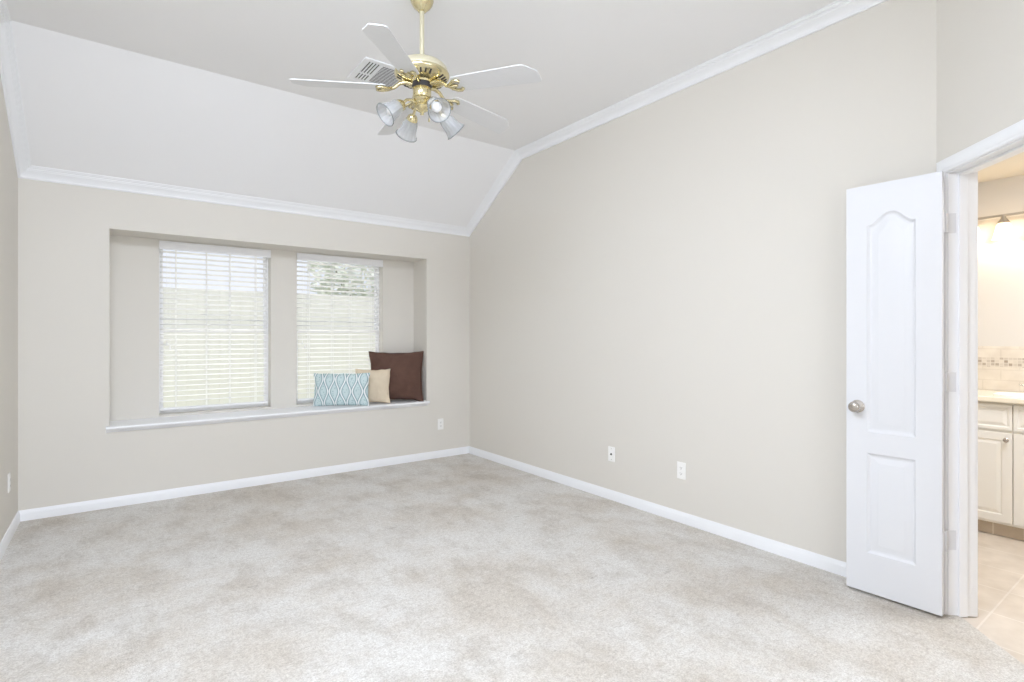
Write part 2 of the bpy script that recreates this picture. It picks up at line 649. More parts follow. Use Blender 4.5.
BB = [(0, 0.0), (0.014, 0.0), (0.014, 0.048), (0.011, 0.056), (0.009, 0.062), (0.006, 0.070), (0.004, 0.075), (0, 0.075)]
m = MB()
m.prism([Vector((XL, YB - p, z)) for p, z in BB], (XR - XL, 0, 0))
tag(m.build('baseboard_back', M['trim'], smooth=25), 'white baseboard along the back wall', 'baseboard', kind='structure')
m = MB()
m.prism([Vector((XR - p, KY, z)) for p, z in BB], (0, YB - KY, 0))
tag(m.build('baseboard_right', M['trim'], smooth=25), 'white baseboard along the right wall', 'baseboard', kind='structure')
m = MB()
m.prism([Vector((XL + p, YREAR, z)) for p, z in BB], (0, YB - YREAR, 0))
tag(m.build('baseboard_left', M['trim'], smooth=25), 'white baseboard along the left wall', 'baseboard', kind='structure')

# window seat board with nosing and a small apron moulding
m = MB()
zs = 0.614
m.box(NX0, YB - 0.001, zs - 0.022, NX1, NY + WD, zs)
xa, xb = NX0 - 0.022, NX1 + 0.012
nose = [(0.0, zs), (-0.046, zs), (-0.051, zs - .004), (-0.053, zs - .010), (-0.051, zs - .018), (-0.046, zs - .022), (-0.022, zs - .022), (-0.020, zs - .030), (-0.012, zs - .040), (-0.010, zs - .047), (0.0, zs - .047)]
m.prism([Vector((xa, YB + a, z)) for a, z in nose], (xb - xa, 0, 0))
tag(m.build('trim_5', M['trim'], smooth=30), 'white window seat board with rounded nosing', 'window sill', kind='structure')

# ------------------------------------------------------------------ windows
for k, (w0, w1) in enumerate(WIN):
    root = tag(empty('window_%d' % (k + 1), ((w0 + w1) / 2, NY + WD, WZ0)), ('left' if k == 0 else 'right') + ' white single hung window behind blinds', 'window', kind='structure')
    hw, hh = (w1 - w0) / 2, WZ1 - WZ0
    fw = 0.016
    y0, y1 = -0.06, 0.0
    m = MB()
    m.box(-hw, y0, 0, -hw + fw, y1, hh); m.box(hw - fw, y0, 0, hw, y1, hh)
    m.box(-hw + fw, y0, 0, hw - fw, y1, fw); m.box(-hw + fw, y0, hh - fw, hw - fw, y1, hh)
    m.build('frame', M['vinyl'], root, bevel=0.002)
    zm = 1.345 - WZ0
    for nm, za, zb, ya, yb in (('upper_sash', zm - 0.018, hh - fw, -0.028, -0.004), ('lower_sash', fw, zm + 0.018, -0.056, -0.030)):
        m = MB()
        sw = 0.020
        m.box(-hw + fw, ya, za, -hw + fw + sw, yb, zb); m.box(hw - fw - sw, ya, za, hw - fw, yb, zb)
        m.box(-hw + fw + sw, ya, za, hw - fw - sw, yb, za + sw + .004); m.box(-hw + fw + sw, ya, zb - sw - .004, hw - fw - sw, yb, zb)
        if nm == 'lower_sash':
            m.box(-0.02, ya - 0.012, zb - 0.016, 0.02, ya, zb - 0.002)
        sash = m.build(nm, M['vinyl'], root, bevel=0.002)
        m = MB()
        m.box(-hw + fw + sw, (ya + yb) / 2 - .001, za + sw, hw - fw - sw, (ya + yb) / 2 + .001, zb - sw)
        m.build('pane', M['glass'], sash)


# ------------------------------------------------------------------ blinds
def make_blind(k, w0, w1):
    """inside mount two inch slat blind, front flush with the niche wall"""
    label = ['white slatted blind drawn down over the left window', 'white slatted blind drawn down over the right window, cushions in front'][k]
    cx = (w0 + w1) / 2
    root = tag(empty('window_blind', (cx, NY + 0.045, WZ0)), label, 'blind', 'white slatted blinds in the window niche')
    hw = (w1 - w0) / 2
    H = WZ1 - WZ0
    m = MB()
    v = [(-0.050, H - .072), (-0.054, H - .070), (-0.057, H - .062), (-0.054, H - .056), (-0.054, H - .016), (-0.058, H - .010), (-0.056, H - .003), (-0.038, H - .003), (-0.038, H - .072)]
    m.prism([Vector((-hw + .002, y, z)) for y, z in v], (2 * hw - .004, 0, 0))
    m.build('valance', M['slat'], root, smooth=30)
    m = MB()
    m.box(-hw + .012, -0.028, H - .05, hw - .012, 0.028, H - .004)
    m.build('head_rail', M['vinyl'], root)
    sl, sr = -hw + .010, hw - .026
    pitch, tilt = 0.0438, R(-12)
    m = MB()
    z = H - 0.085
    c, s = math.cos(tilt), math.sin(tilt)
    n = 0
    while z > 0.075:
        top = [Vector((sl, a * 0.025 * c, z + a * 0.025 * s + 0.0030 * (1 - a * a))) for a in (-1, -.5, 0, .5, 1)]
        bot = [p + Vector((0, 0, -0.0026)) for p in reversed(top)]
        m.prism(top + bot, (sr - sl, 0, 0))
        z -= pitch
        n += 1
    m.build('slats', M['slat'], root, smooth=40)
    m = MB()
    m.box(sl, -0.025, 0.034, sr, 0.025, 0.052)
    m.build('bottom_rail', M['slat'], root, bevel=0.003)
    m = MB()
    for f_ in (0.135, 0.41, 0.63, 0.885):
        x = sl + f_ * (sr - sl)
        for y in (-0.0265, 0.0265):
            m.box(x - 0.0035, y - 0.0008, 0.05, x + 0.0035, y + 0.0008, H - .05)
    m.build('ladder_tapes', M['cord'], root)
    for dx, zl in ((0.045, 0.585), (0.068, 0.545)):
        m = MB()
        m.tube([(sl + dx, -0.033, H - .06), (sl + dx, -0.034, H * .7), (sl + dx, -0.033, zl + .03)], 0.0013, 6)
        cd = m.build('pull_cord', M['cord'], root)
        m = MB()
        m.lathe([(0.001, zl + .032), (0.004, zl + .03), (0.008, zl), (0.007, zl - .004), (0.001, zl - .005)], 10, Matrix.Translation((sl + dx, -0.033, 0)))
        m.build('tassel', M['vinyl'], cd, smooth=40)
    return root


for k, (w0, w1) in enumerate(WIN):
    make_blind(k, w0, w1)

# ------------------------------------------------------------------ doorway: casing, jamb
m = MB()
CS = [(0.0, 0.0), (0.0, 0.010), (0.006, 0.014), (0.014, 0.012), (0.022, 0.016), (0.044, 0.018), (0.058, 0.014), (0.064, 0.010), (0.064, 0.0)]
# (distance outward from opening edge, thickness)
r0 = OP0 - 0.004
ra = [P(r0 - a, -b, 0.0) for a, b in CS]
rb = [P(r0 - a, -b, OPZ + 0.006 + a) for a, b in CS]
rc = [P(OP1 + 0.004 + a, -b, OPZ + 0.006 + a) for a, b in CS]
rd = [P(OP1 + 0.004 + a, -b, 0.0) for a, b in CS]
m.rings([ra, rb, rc, rd])
# same casing on the bathroom side
off = WT
ra = [P(r0 - a, off + b, 0.0) for a, b in CS]
rb = [P(r0 - a, off + b, OPZ + 0.006 + a) for a, b in CS]
rc = [P(OP1 + 0.004 + a, off + b, OPZ + 0.006 + a) for a, b in CS]
rd = [P(OP1 + 0.004 + a, off + b, 0.0) for a, b in CS]
m.rings([ra, rb, rc, rd])
tag(m.build('trim_6', M['trim'], smooth=25), 'white moulded casing around the bathroom doorway', 'door casing', kind='structure')
m = MB()
wbox(m, OP0 - 0.02, OP0, -0.001, WT + 0.001, 0, OPZ)
wbox(m, OP1, OP1 + 0.02, -0.001, WT + 0.001, 0, OPZ)
wbox(m, OP0 - 0.02, OP1 + 0.02, -0.001, WT + 0.001, OPZ, OPZ + 0.02)
# stops
wbox(m, OP0, OP0 + 0.011, 0.040, 0.075, 0, OPZ)
wbox(m, OP1 - 0.011, OP1, 0.040, 0.075, 0, OPZ)
wbox(m, OP0 + .011, OP1 - 0.011, 0.040, 0.075, OPZ - 0.011, OPZ)
tag(m.build('trim_7', M['trim'], bevel=0.0015), 'white door jamb of the bathroom doorway', 'door jamb', kind='structure')


# ------------------------------------------------------------------ door leaf
DW, DH, DT = 0.392, 2.03, 0.035


def panel_outline(x0, x1, z0, z1, e, arch):
    """panel outline inset by e; arch > 0 gives a cathedral top; returns (x, z) list"""
    x0, x1, z0, z1 = x0 + e, x1 - e, z0 + e, z1 - e
    pts = [(x0, z0), (x1, z0)]
    n = 20
    for i in range(n + 1):
        f = i / n
        x = x1 + (x0 - x1) * f
        t = abs(2 * f - 1)               # 1 at shoulders, 0 at the crest
        if arch:
            # flat shoulder, ogee rise, round crest
            k = min(1.0, max(0.0, (0.92 - t) / 0.84))
            h = k * k * (3 - 2 * k)
            z = z1 - arch * (1 - h)
        else:
            z = z1
        pts.append((x, z))
    return pts


def leaf_mesh():
    """local: x = 0 hinge .. DW free edge, z up, y = 0 front face (the moulded face), y = DT rear"""
    m = MB()
    bm = m.bm
    panels = ((0.098, 0.300, 0.800, 1.885, 0.055), (0.098, 0.300, 0.198, 0.695, 0.0))
    for face in (0, 1):
        Y = 0.0 if face == 0 else DT
        sg = 1 if face == 0 else -1
        edges = []

        def loop(pts, depth):
            vs = [bm.verts.new((x, Y + sg * depth, z)) for x, z in pts]
            return vs, [bm.edges.new((vs[i], vs[(i + 1) % len(vs)])) for i in range(len(vs))]
        ov, oe = loop([(0, 0), (DW, 0), (DW, DH), (0, DH)], 0)
        edges += oe
        if face == 0:
            front = ov
        else:
            back = ov
        for x0, x1, z0, z1, ar in panels:
            prev, pe = loop(panel_outline(x0, x1, z0, z1, 0, ar), 0)
            edges += pe
            for e, d in ((0.004, 0.0035), (0.010, 0.0085), (0.018, 0.010), (0.026, 0.009), (0.044, 0.0030), (0.050, 0.0022)):
                cur, _ = loop(panel_outline(x0, x1, z0, z1, e, ar), d)
                n = len(cur)
                for i in range(n):
                    j = (i + 1) % n
                    bm.faces.new((prev[i], prev[j], cur[j], cur[i]))
                prev = cur
            bm.faces.new(prev)
        bmesh.ops.triangle_fill(bm, edges=edges, use_beauty=True)
    for i in range(4):
        j = (i + 1) % 4
        bm.faces.new((front[i], front[j], back[j], back[i]))
    return m


# hinge pin, then leaf turned 133 degrees into the bedroom
PIN = P(0.103, -0.022, 0)
THETA = R(133.0)
ud = U * math.cos(THETA) - N * math.sin(THETA)     # along the leaf
nd = U * math.sin(THETA) + N * math.cos(THETA)     # from rear (bedroom side when shut) to front
dz = 0.014
org = PIN + ud * 0.003 + nd * 0.043
DM = Matrix(((ud.x, -nd.x, 0, org.x), (ud.y, -nd.y, 0, org.y), (0, 0, 1, dz), (0, 0, 0, 1)))
door = tag(empty('door_1'), 'white two panel door leaf with arched top panel, standing open', 'door', kind='structure')
door.matrix_world = DM
leaf = leaf_mesh().build('leaf', M['door'], door, smooth=12)


def knob(yface, sgn):
    m = MB()
    T = Matrix.Translation((DW - 0.052, yface, 0.924)) @ Matrix.Rotation(R(90) * sgn, 4, 'X')
    m.lathe([(0.0, 0.0), (0.031, 0.0), (0.032, 0.004), (0.028, 0.008), (0.014, 0.011), (0.010, 0.016), (0.010, 0.026), (0.016, 0.031), (0.024, 0.038),
             (0.027, 0.047), (0.0255, 0.056), (0.019, 0.063), (0.009, 0.066), (0.0, 0.0665)], 32, T)
    return m.build('door_knob', M['nickel'], door, smooth=50)


knob(0.0, 1)
knob(DT, -1)
for zc_ in (1.80, 1.065, 0.335):
    m = MB()
    # plate on the leaf edge, knuckle, plate running to the jamb
    m.box(-0.0015, 0.002, zc_ - 0.045, 0.0005, 0.036, zc_ + 0.045)
    m.lathe([(0.0, -0.047), (0.0058, -0.046), (0.0058, 0.046), (0.0, 0.047)], 12, Matrix.Translation((-0.003, 0.043, zc_)))
    inv = DM.inverted()
    j0 = inv @ P(OP0 + 0.0012, -0.002, 0)
    j1 = inv @ P(OP0 + 0.0012, 0.032, 0)
    pn = inv @ P(0.103, -0.022, 0)
    def strip(p, q_, th=0.0011):
        d = Vector((q_.x - p.x, q_.y - p.y, 0)).normalized()
        nn = Vector((-d.y, d.x, 0)) * th
        z0 = zc_ - 0.045
        m.prism([Vector((p.x, p.y, z0)) + nn, Vector((q_.x, q_.y, z0)) + nn, Vector((q_.x, q_.y, z0)) - nn, Vector((p.x, p.y, z0)) - nn], (0, 0, 0.09))
    strip(pn, j0)
    strip(j0, j1)
    m.build('hinge', M['door'], door, smooth=40)


# ------------------------------------------------------------------ outlets
def outlet(kind, loc, rz, label, group=None):
    root = tag(empty('wall_outlet' if kind != 'jack' else 'wall_jack', loc, rz), label, 'outlet' if kind != 'jack' else 'wall jack', group)
    m = MB()
    m.box(-0.035, -0.006, -0.0585, 0.035, 0.0, 0.0585)
    m.build('cover_plate', M['plate'], root, bevel=0.003)
    if kind == 'duplex':
        for z in (-0.0195, 0.0195):
            m = MB()
            n = 16
            pts = []
            for i in range(n):
                a = 2 * PI * i / n
                pts.append(Vector((0.0165 * math.cos(a), -0.006, z + max(-0.0135, min(0.0135, 0.0165 * math.sin(a))))))
            m.prism(pts, (0, -0.002, 0))
            rc_ = m.build('socket', M['plate'], root)
            m = MB()
            m.box(-0.0078, -0.0085, z - 0.002, -0.0056, -0.008, z + 0.0065)
            m.box(0.0056, -0.0085, z - 0.002, 0.0078, -0.008, z + 0.0055)
            m.lathe([(0.0028, 0), (0.0028, 0.0006), (0, 0.0006)], 10, Matrix.Translation((0, -0.0079, z - 0.0075)) @ Matrix.Rotation(R(90), 4, 'X'))
            m.build('slot_hole_shade', M['slot'], rc_)  # dark blocks stand for the shade inside the socket holes
        m = MB()
        m.lathe([(0.0, 0), (0.0035, 0), (0.003, 0.0012), (0, 0.0014)], 10, Matrix.Translation((0, -0.006, 0)) @ Matrix.Rotation(R(90), 4, 'X'))
        m.build('screw', M['plate'], root)
    else:
        m = MB()
        m.lathe([(0.008, 0), (0.008, 0.003), (0.005, 0.003), (0.005, 0.010), (0.0, 0.010)], 12, Matrix.Translation((0, -0.006, 0)) @ Matrix.Rotation(R(90), 4, 'X'))
        m.build('connector', M['slot'], root, smooth=40)
        for z in (-0.042, 0.042):
            m = MB()
            m.lathe([(0.0, 0), (0.0035, 0), (0.003, 0.0012), (0, 0.0014)], 10, Matrix.Translation((0, -0.006, z)) @ Matrix.Rotation(R(90), 4, 'X'))
            m.build('screw', M['nickel'], root)
    return root


outlet('jack', (XR, 2.935, 0.36), R(-90), 'white plate with one small round jack, low on the long right wall')
outlet('duplex', (XR, 2.285, 0.36), R(-90), 'white two socket outlet low on the long right wall, the one nearer the door')
outlet('duplex', (2.796, YB, 0.355), 0.0, 'white outlet plate on the back wall, low between the window seat and the corner')
outlet('duplex', (XL, 4.637, 0.362), R(90), 'white outlet plate on the left wall, low at the edge of the picture')


# ------------------------------------------------------------------ cushions
def cushion(name, w, h, T, material, loc, rz, lean, label, seed, roll=0.0, conc=0.085, droop=0.0):
    """local: x width, z height from the bottom seam, y thickness"""
    root = tag(empty(name, loc, rot=(lean, roll, rz)), label, 'cushion', None)
    N_ = 44
    m = MB()
    bm = m.bm
    grid = {}
    for side in (1, -1):
        for i in range(N_ + 1):
            for j in range(N_ + 1):
                u, v = 2 * i / N_ - 1, 2 * j / N_ - 1
                edge = i in (0, N_) or j in (0, N_)
                if edge and side == -1:
                    grid[(i, j, side)] = grid[(i, j, 1)]
                    continue
                px = u * w / 2 * (1 - conc * (1 - v * v) * (0.4 + 0.6 * abs(u)))
                pz = v * h / 2 * (1 - conc * (1 - u * u) * (0.4 + 0.6 * abs(v)))
                du, dv = max(0, 1 - u * u), max(0, 1 - v * v)
                th = T / 2 * (du ** 0.55) * (dv ** 0.55) * (1 + 0.15 * du * dv)
                nz = noise.noise(Vector((u * 2.2 + seed, v * 2.2, side * 3.1)))
                nz2 = noise.noise(Vector((u * 6 + seed, v * 6 + 9, side * 5.1)))
                # pull lines running out of the corners
                cr = (abs(u) * abs(v)) ** 2
                th += (nz * 0.10 + nz2 * 0.05 * (0.4 + cr)) * T * (du * dv) ** 0.5
                wob = 0.006 * noise.noise(Vector((u * 3 + seed, v * 3, 7.7)))
                y = side * th * -1
                # the lower edge settles on the seat, the lower right corner may hang
                px += wob
                pz += wob * (1 if v > -0.9 else 0.2)
                if droop:
                    k = max(0, u - 0.62) / 0.38 * max(0, -v - 0.7) / 0.3
                    pz -= droop * k
                    y -= 0.02 * k
                grid[(i, j, side)] = bm.verts.new((px, y, pz + h / 2))
    for side in (1, -1):
        for i in range(N_):
            for j in range(N_):
                q = [grid[(i, j, side)], grid[(i + 1, j, side)], grid[(i + 1, j + 1, side)], grid[(i, j + 1, side)]]
                bm.faces.new(q if side == 1 else q[::-1])
    m.build('cover', material, root, smooth=75)
    # corded seam
    m = MB()
    per = [(i, 0) for i in range(N_)] + [(N_, j) for j in range(N_)] + [(N_ - i, N_) for i in range(N_)] + [(0, N_ - j) for j in range(N_)]
    return root, per


def add_seam(root, per, material, r=0.0028):
    cov = [c for c in root.children][0]
    me = cov.data
    # boundary vertices come from the first side in creation order
    N_ = 44
    idx = {(i, j): i * (N_ + 1) + j for i in range(N_ + 1) for j in range(N_ + 1)}
    pts = [me.vertices[idx[p]].co.copy() for p in per]
    pts.append(pts[0].copy())
    MB().tube(pts, r, 6).build('seam', material, root, smooth=60)


cr_, per = cushion('cushion', 0.56, 0.52, 0.17, M['brown'], (2.352, 5.185, zs + 0.004), R(-27), R(-4), 'large dark brown square cushion leaning in the corner of the window seat', 1.3, droop=0.018)
add_seam(cr_, per, M['brown'])
cr_, per = cushion('cushion', 0.345, 0.345, 0.12, M['beige'], (2.085, 5.165, zs + 0.004), R(-30), R(-5), 'small plain beige cushion between the patterned and the brown one', 4.1)
add_seam(cr_, per, M['beige'])
cr_, per = cushion('cushion', 0.535, 0.315, 0.12, M['aqua'], (1.768, 5.165, zs + 0.004), R(-33), R(-5), 'oblong aqua cushion with white trellis pattern, in front of the beige one', 8.8, conc=0.05)
add_seam(cr_, per, M['aqua'])

# ------------------------------------------------------------------ ceiling fan
FX, FY = 1.309, 2.565
fan = tag(empty('ceiling_fan', (FX, FY, HC)), 'white five blade ceiling fan with brass motor and four glass lamp shades', 'ceiling fan')
Z0 = -HC                                  # local z of world z


def fz(z): return z - HC


m = MB()
m.lathe([(0.0000, fz(3.0740)), (0.0581, fz(3.0740)), (0.0607, fz(3.0679)), (0.0563, fz(3.0520)), (0.0458, fz(3.0345)), (0.0317, fz(3.0216)), (0.0264, fz(3.0178)), (0.0229, fz(3.0117)), (0.0141, fz(3.0086)), (0.0000, fz(3.0079))], 36)
m.build('canopy', M['brass'], fan, smooth=50)
m = MB()
m.lathe([(0.0, fz(3.02)), (0.0125, fz(3.02)), (0.0125, fz(2.735)), (0.0, fz(2.735))], 20)
m.build('downrod', M['brass_pale'], fan, smooth=50)
m = MB()
m.lathe([(0.0, fz(2.7556)), (0.018, fz(2.7556)), (0.022, fz(2.7484)), (0.040, fz(2.7434)), (0.085, fz(2.7376)), (0.118, fz(2.7246)), (0.134, fz(2.7074)), (0.138, fz(2.6908)), (0.138, fz(2.6800))], 48)
mot = m.build('motor_housing', M['brass_pale'], fan, smooth=50)
m = MB()
m.lathe([(0.138, fz(2.682)), (0.143, fz(2.680)), (0.145, fz(2.672)), (0.142, fz(2.664)), (0.130, fz(2.652)), (0.105, fz(2.640)), (0.098, fz(2.640)), (0.060, fz(2.634)), (0.056, fz(2.626)), (0.0, fz(2.626))], 48)
m.build('brass_band', M['brass'], mot, smooth=45)
for i in range(30):                        # dark bars stand for the shade inside the band's cooling slots
    a = 2 * PI * i / 30
    if i % 6 == 5: continue
    if i % 6 in (0,): continue
    Mx = Matrix.Rotation(a, 4, 'Z') @ Matrix.Translation((0.118, 0, fz(2.6455))) @ Matrix.Rotation(R(-26), 4, 'Y')
    slots = MB()
    slots.box(-0.014, -0.0042, -0.0014, 0.014, 0.0042, 0.0014, Mx)
    slots.build('vent_slot_shade', M['dark'], mot)
m = MB()
m.lathe([(0.050, fz(2.628)), (0.052, fz(2.612)), (0.046, fz(2.602)), (0.0, fz(2.602))], 32)
m.build('rotor_hub', M['dark'], fan, smooth=50)
m = MB()
m.lathe([(0.0, fz(2.606)), (0.044, fz(2.606)), (0.048, fz(2.600)), (0.048, fz(2.560)), (0.044, fz(2.552)), (0.050, fz(2.546)), (0.050, fz(2.536)), (0.040, fz(2.528)), (0.041, fz(2.512)), (0.046, fz(2.506)), (0.040, fz(2.494)),
         (0.024, fz(2.484)), (0.012, fz(2.478)), (0.009, fz(2.470)), (0.011, fz(2.465)), (0.0, fz(2.460))], 36)
m.build('light_hub', M['brass'], fan, smooth=45)

PHASE = 11.4
BZ = 2.602


def blade_outline():
    r0, r1 = 0.188, 0.650
    w0, w1 = 0.055, 0.0705
    far_side = [(r0, w0 - 0.012), (r0 + 0.012, w0), (r0 + 0.05, w0 + 0.003), (r1 - 0.014, w1), (r1 - 0.004, w1 - 0.004), (r1, w1 - 0.014)]
    near_side = [(r1, -w1 + 0.066), (r1 - 0.003, -w1 + 0.056), (r1 - 0.058, -w1 + 0.005), (r1 - 0.070, -w1), (r0 + 0.05, -w0 - 0.003), (r0 + 0.012, -w0), (r0, -w0 + 0.012)]
    return far_side + near_side


for k in range(5):
    a = R(PHASE + 72 * k + (-1.5, -1.0, 0.0, -3.0, 2.5)[k])
    T = Matrix.Rotation(a, 4, 'Z') @ Matrix.Translation((0, 0, fz(BZ))) @ Matrix.Rotation(R(2.6), 4, 'Y') @ Matrix.Rotation(R(-12), 4, 'X')
    o = blade_outline()
    m = MB()
    m.prism([T @ Vector((x, y, -0.0022)) for x, y in o], T.to_3x3() @ Vector((0, 0, 0.0044)))
    bl = m.build('blade', M['blade'], fan, bevel=0.0015)
    # brass blade iron: scrolled arm from the hub and a two lobed plate under the blade
    m = MB()
    A = Matrix.Rotation(a, 4, 'Z')
    path = [(0.050, 0, fz(2.622)), (0.085, 0, fz(2.628)), (0.118, 0, fz(2.618)), (0.145, 0, fz(2.594)), (0.168, 0, fz(2.586)), (0.195, 0, fz(2.583)), (0.212, 0, fz(2.583))]
    m.tube([A @ Vector(p) for p in path], [0.010, 0.011, 0.010, 0.009, 0.010, 0.012, 0.006], 10)
    for sgn in (1, -1):
        pth = [(0.152, 0.0, fz(2.592)), (0.175, 0.018 * sgn, fz(2.584)), (0.198, 0.034 * sgn, fz(2.583)), (0.220, 0.037 * sgn, fz(2.582)), (0.232, 0.028 * sgn, fz(2.582)), (0.226, 0.018 * sgn, fz(2.582))]
        q = []
        for p in pth:
            v = Vector(p)
            v.z -= math.tan(R(12)) * v.y
            q.append(A @ v)
        m.tube(q, [0.006, 0.0075, 0.0085, 0.0085, 0.0075, 0.005], 8)
    m.build('blade_iron', M['brass'], bl, smooth=50)

for k in range(4):
    a = R(-2 + 90 * k)
    A = Matrix.Rotation(a, 4, 'Z')
    m = MB()
    pth = [(0.036, 0, fz(2.520)), (0.062, 0, fz(2.528)), (0.086, 0, fz(2.522)), (0.104, 0, fz(2.505)), (0.118, 0, fz(2.487))]
    m.tube([A @ Vector(p) for p in pth], 0.0075, 10)
    arm = m.build('lamp_arm', M['brass'], fan, smooth=50)
    tilt = R(40)                              # below the horizontal
    base = Vector((0.112, 0, fz(2.494)))
    axis = Vector((math.cos(tilt), 0, -math.sin(tilt)))
    T = A @ Matrix.Translation(base) @ axis.to_track_quat('Z', 'Y').to_matrix().to_4x4()
    m = MB()
    m.lathe([(0.0, -0.004), (0.020, -0.004), (0.026, 0.004), (0.030, 0.014), (0.030, 0.026), (0.0, 0.026)], 24, T)
    m.build('shade_fitter', M['brass'], arm, smooth=50)
    # ribbed tulip shade, open end outwards
    prof = [(0.026, 0.018), (0.033, 0.026), (0.0385, 0.042), (0.041, 0.060), (0.043, 0.078), (0.047, 0.096), (0.054, 0.112), (0.0595, 0.120)]
    n = 64
    m = MB()
    rings = []
    for j, (r, z) in enumerate(prof):
        rib = 0.0011 * min(1.0, j / 2)
        rings.append([T @ Vector(((r + rib * math.cos(16 * 2 * PI * i / n)) * math.cos(2 * PI * i / n), (r + rib * math.cos(16 * 2 * PI * i / n)) * math.sin(2 * PI * i / n), z)) for i in range(n)])
    m.rings(rings, caps=False)
    sh = m.build('lamp_shade', M['tulip'], arm, smooth=60)
    sm = sh.modifiers.new('thickness', 'SOLIDIFY')
    sm.thickness = 0.0022
    m = MB()
    rim = [T @ Vector((0.0595 * math.cos(2 * PI * i / 40), 0.0595 * math.sin(2 * PI * i / 40), 0.120)) for i in range(41)]
    m.tube(rim, 0.0021, 6)
    m.build('shade_rim', M['tulip_rim'], arm, smooth=60)
    m = MB()
    m.lathe([(0.0, 0.024), (0.013, 0.024), (0.014, 0.040), (0.020, 0.056), (0.026, 0.072), (0.024, 0.086), (0.014, 0.096), (0.0, 0.099)], 20, T)
    m.build('bulb', M['bulb'], arm, smooth=60)

for sx, zl in ((0.018, 2.415), (-0.022, 2.44)):
    m = MB()
    m.tube([(sx, -0.040, fz(2.512)), (sx, -0.044, fz(2.48)), (sx, -0.044, fz(zl + .02))], 0.0014, 6)
    m.lathe([(0.0, fz(zl + .022)), (0.0035, fz(zl + .018)), (0.0045, fz(zl + .004)), (0.0, fz(zl))], 10, Matrix.Translation((sx, -0.044, 0)))
    m.build('pull_chain', M['brass'], fan, smooth=50)

# ------------------------------------------------------------------ ceiling air vent
vx0, vx1, vy0, vy1 = 1.285, 1.640, 3.300, 3.640
vent = tag(empty('air_vent', ((vx0 + vx1) / 2, (vy0 + vy1) / 2, HC)), 'white square ceiling air register with louvres over a dark shade sheet behind the fan', 'air vent')
cx_, cy_ = (vx0 + vx1) / 2, (vy0 + vy1) / 2
hx, hy = (vx1 - vx0) / 2, (vy1 - vy0) / 2
m = MB()
fw = 0.034
for (ax, ay, bx_, by_) in ((-hx, -hy, hx, -hy + fw), (-hx, hy - fw, hx, hy), (-hx, -hy + fw, -hx + fw, hy - fw), (hx - fw, -hy + fw, hx, hy - fw)):
    m.box(ax, ay, -0.008, bx_, by_, 0.0)
m.box(-hx + .122, -hy + fw, -0.008, -hx + .136, hy - fw, -0.001)
m.box(-hx + fw, 0.032, -0.008, -hx + .122, 0.046, -0.001)
m.build('frame', M['trim'], vent, bevel=0.002)
m = MB()
m.box(-hx + fw, -hy + fw, -0.0012, hx - fw, hy - fw, -0.0002)
m.build('duct_shade_sheet', M['duct'], vent)  # thin dark sheet stands for the shade inside the duct
m = MB()
for i in range(5):                         # left bank: blades along y
    x = -hx + fw + 0.002 + i * 0.0205
    Mx = Matrix.Translation((x, 0, -0.005)) @ Matrix.Rotation(R(35), 4, 'Y')
    m.box(-0.0055, -hy + fw, -0.0006, 0.0055, hy - fw, 0.0006, Mx)
for i in range(14):                        # main bank: blades along x
    y = -hy + fw + 0.010 + i * 0.0192
    Mx = Matrix.Translation((0, y, -0.005)) @ Matrix.Rotation(R(0), 4, 'X')
    m.box(-hx + .136, -0.0043, -0.0005, hx - fw, 0.0043, 0.0005, Mx)
m.build('louvres', M['trim'], vent)

# ------------------------------------------------------------------ bathroom
BX = 5.12
BYA, BYB = -1.3, 2.0
HB = 2.425


def uvbox_wall(name, y0, y1, z0, z1, x, th, material, label, cat):
    """slab facing -x with metric UVs"""
    m = MB()
    m.box(x - th, y0, z0, x, y1, z1)
    o = m.build(name, material)
    uv = o.data.uv_layers.new(name='UVMap')
    for lp in o.data.loops:
        v = o.data.vertices[lp.vertex_index].co
        uv.data[lp.index].uv = (v.y, v.z)
    return tag(o, label, cat, kind='structure')


m = MB()
m.box(BX, BYA, -0.1, BX + .1, BYB, HB + .1)
tag(m.build('wall_bathroom', M['bath_wall']), 'cream bathroom wall behind the vanity', 'wall', kind='structure')
m = MB()
m.box(3.28, BYB, -0.1, BX + .1, BYB + .1, HB + .1)
m.box(2.55, BYA - .1, -0.1, BX + .1, BYA, HB + .1)
m.prism([Vector((ENDP.x + t, ENDP.y - .02, -.1)), Vector((ENDP.x + t, BYA - .1, -.1)), Vector((ENDP.x + t + .06, BYA - .1, -.1)), Vector((ENDP.x + t + .06, ENDP.y - .05, -.1))], (0, 0, HB + .2))
tag(m.build('wall_bathroom_sides', M['bath_wall']), 'cream side walls of the bathroom', 'wall', kind='structure')
m = MB()
m.prism([P(-0.12, WT, HB), P(SEND + .1, WT, HB), Vector((ENDP.x + .1, BYA - .1, HB)), Vector((BX + .1, BYA - .1, HB)), Vector((BX + .1, BYB + .1, HB)), Vector((3.28, BYB + .1, HB))], (0, 0, 0.1))
tag(m.build('ceiling_bathroom', M['bath_ceiling']), 'cream bathroom ceiling', 'ceiling', kind='structure')
# tiled splashback with a mosaic band
uvbox_wall('trim_8', BYA, BYB, 0.9, 1.072, BX, 0.010, M['wall_tile'], 'cream tiles under the mosaic band', 'wall tiles')
uvbox_wall('trim_9', BYA, BYB, 1.072, 1.138, BX, 0.011, M['mosaic'], 'beige and grey mosaic band over the vanity', 'mosaic band')
uvbox_wall('trim_10', BYA, BYB, 1.138, 1.219, BX, 0.010, M['wall_tile'], 'cream tiles over the mosaic band', 'wall tiles')

# vanity cabinet
VX = 4.58
van = tag(empty('vanity_cabinet', (4.85, 0.55, 0)), 'white bathroom vanity cabinet with raised panel doors seen through the doorway', 'cabinet')
vy0_, vy1_ = -0.75, 1.85


def V(x, y, z): return (x - 4.85, y - 0.55, z)


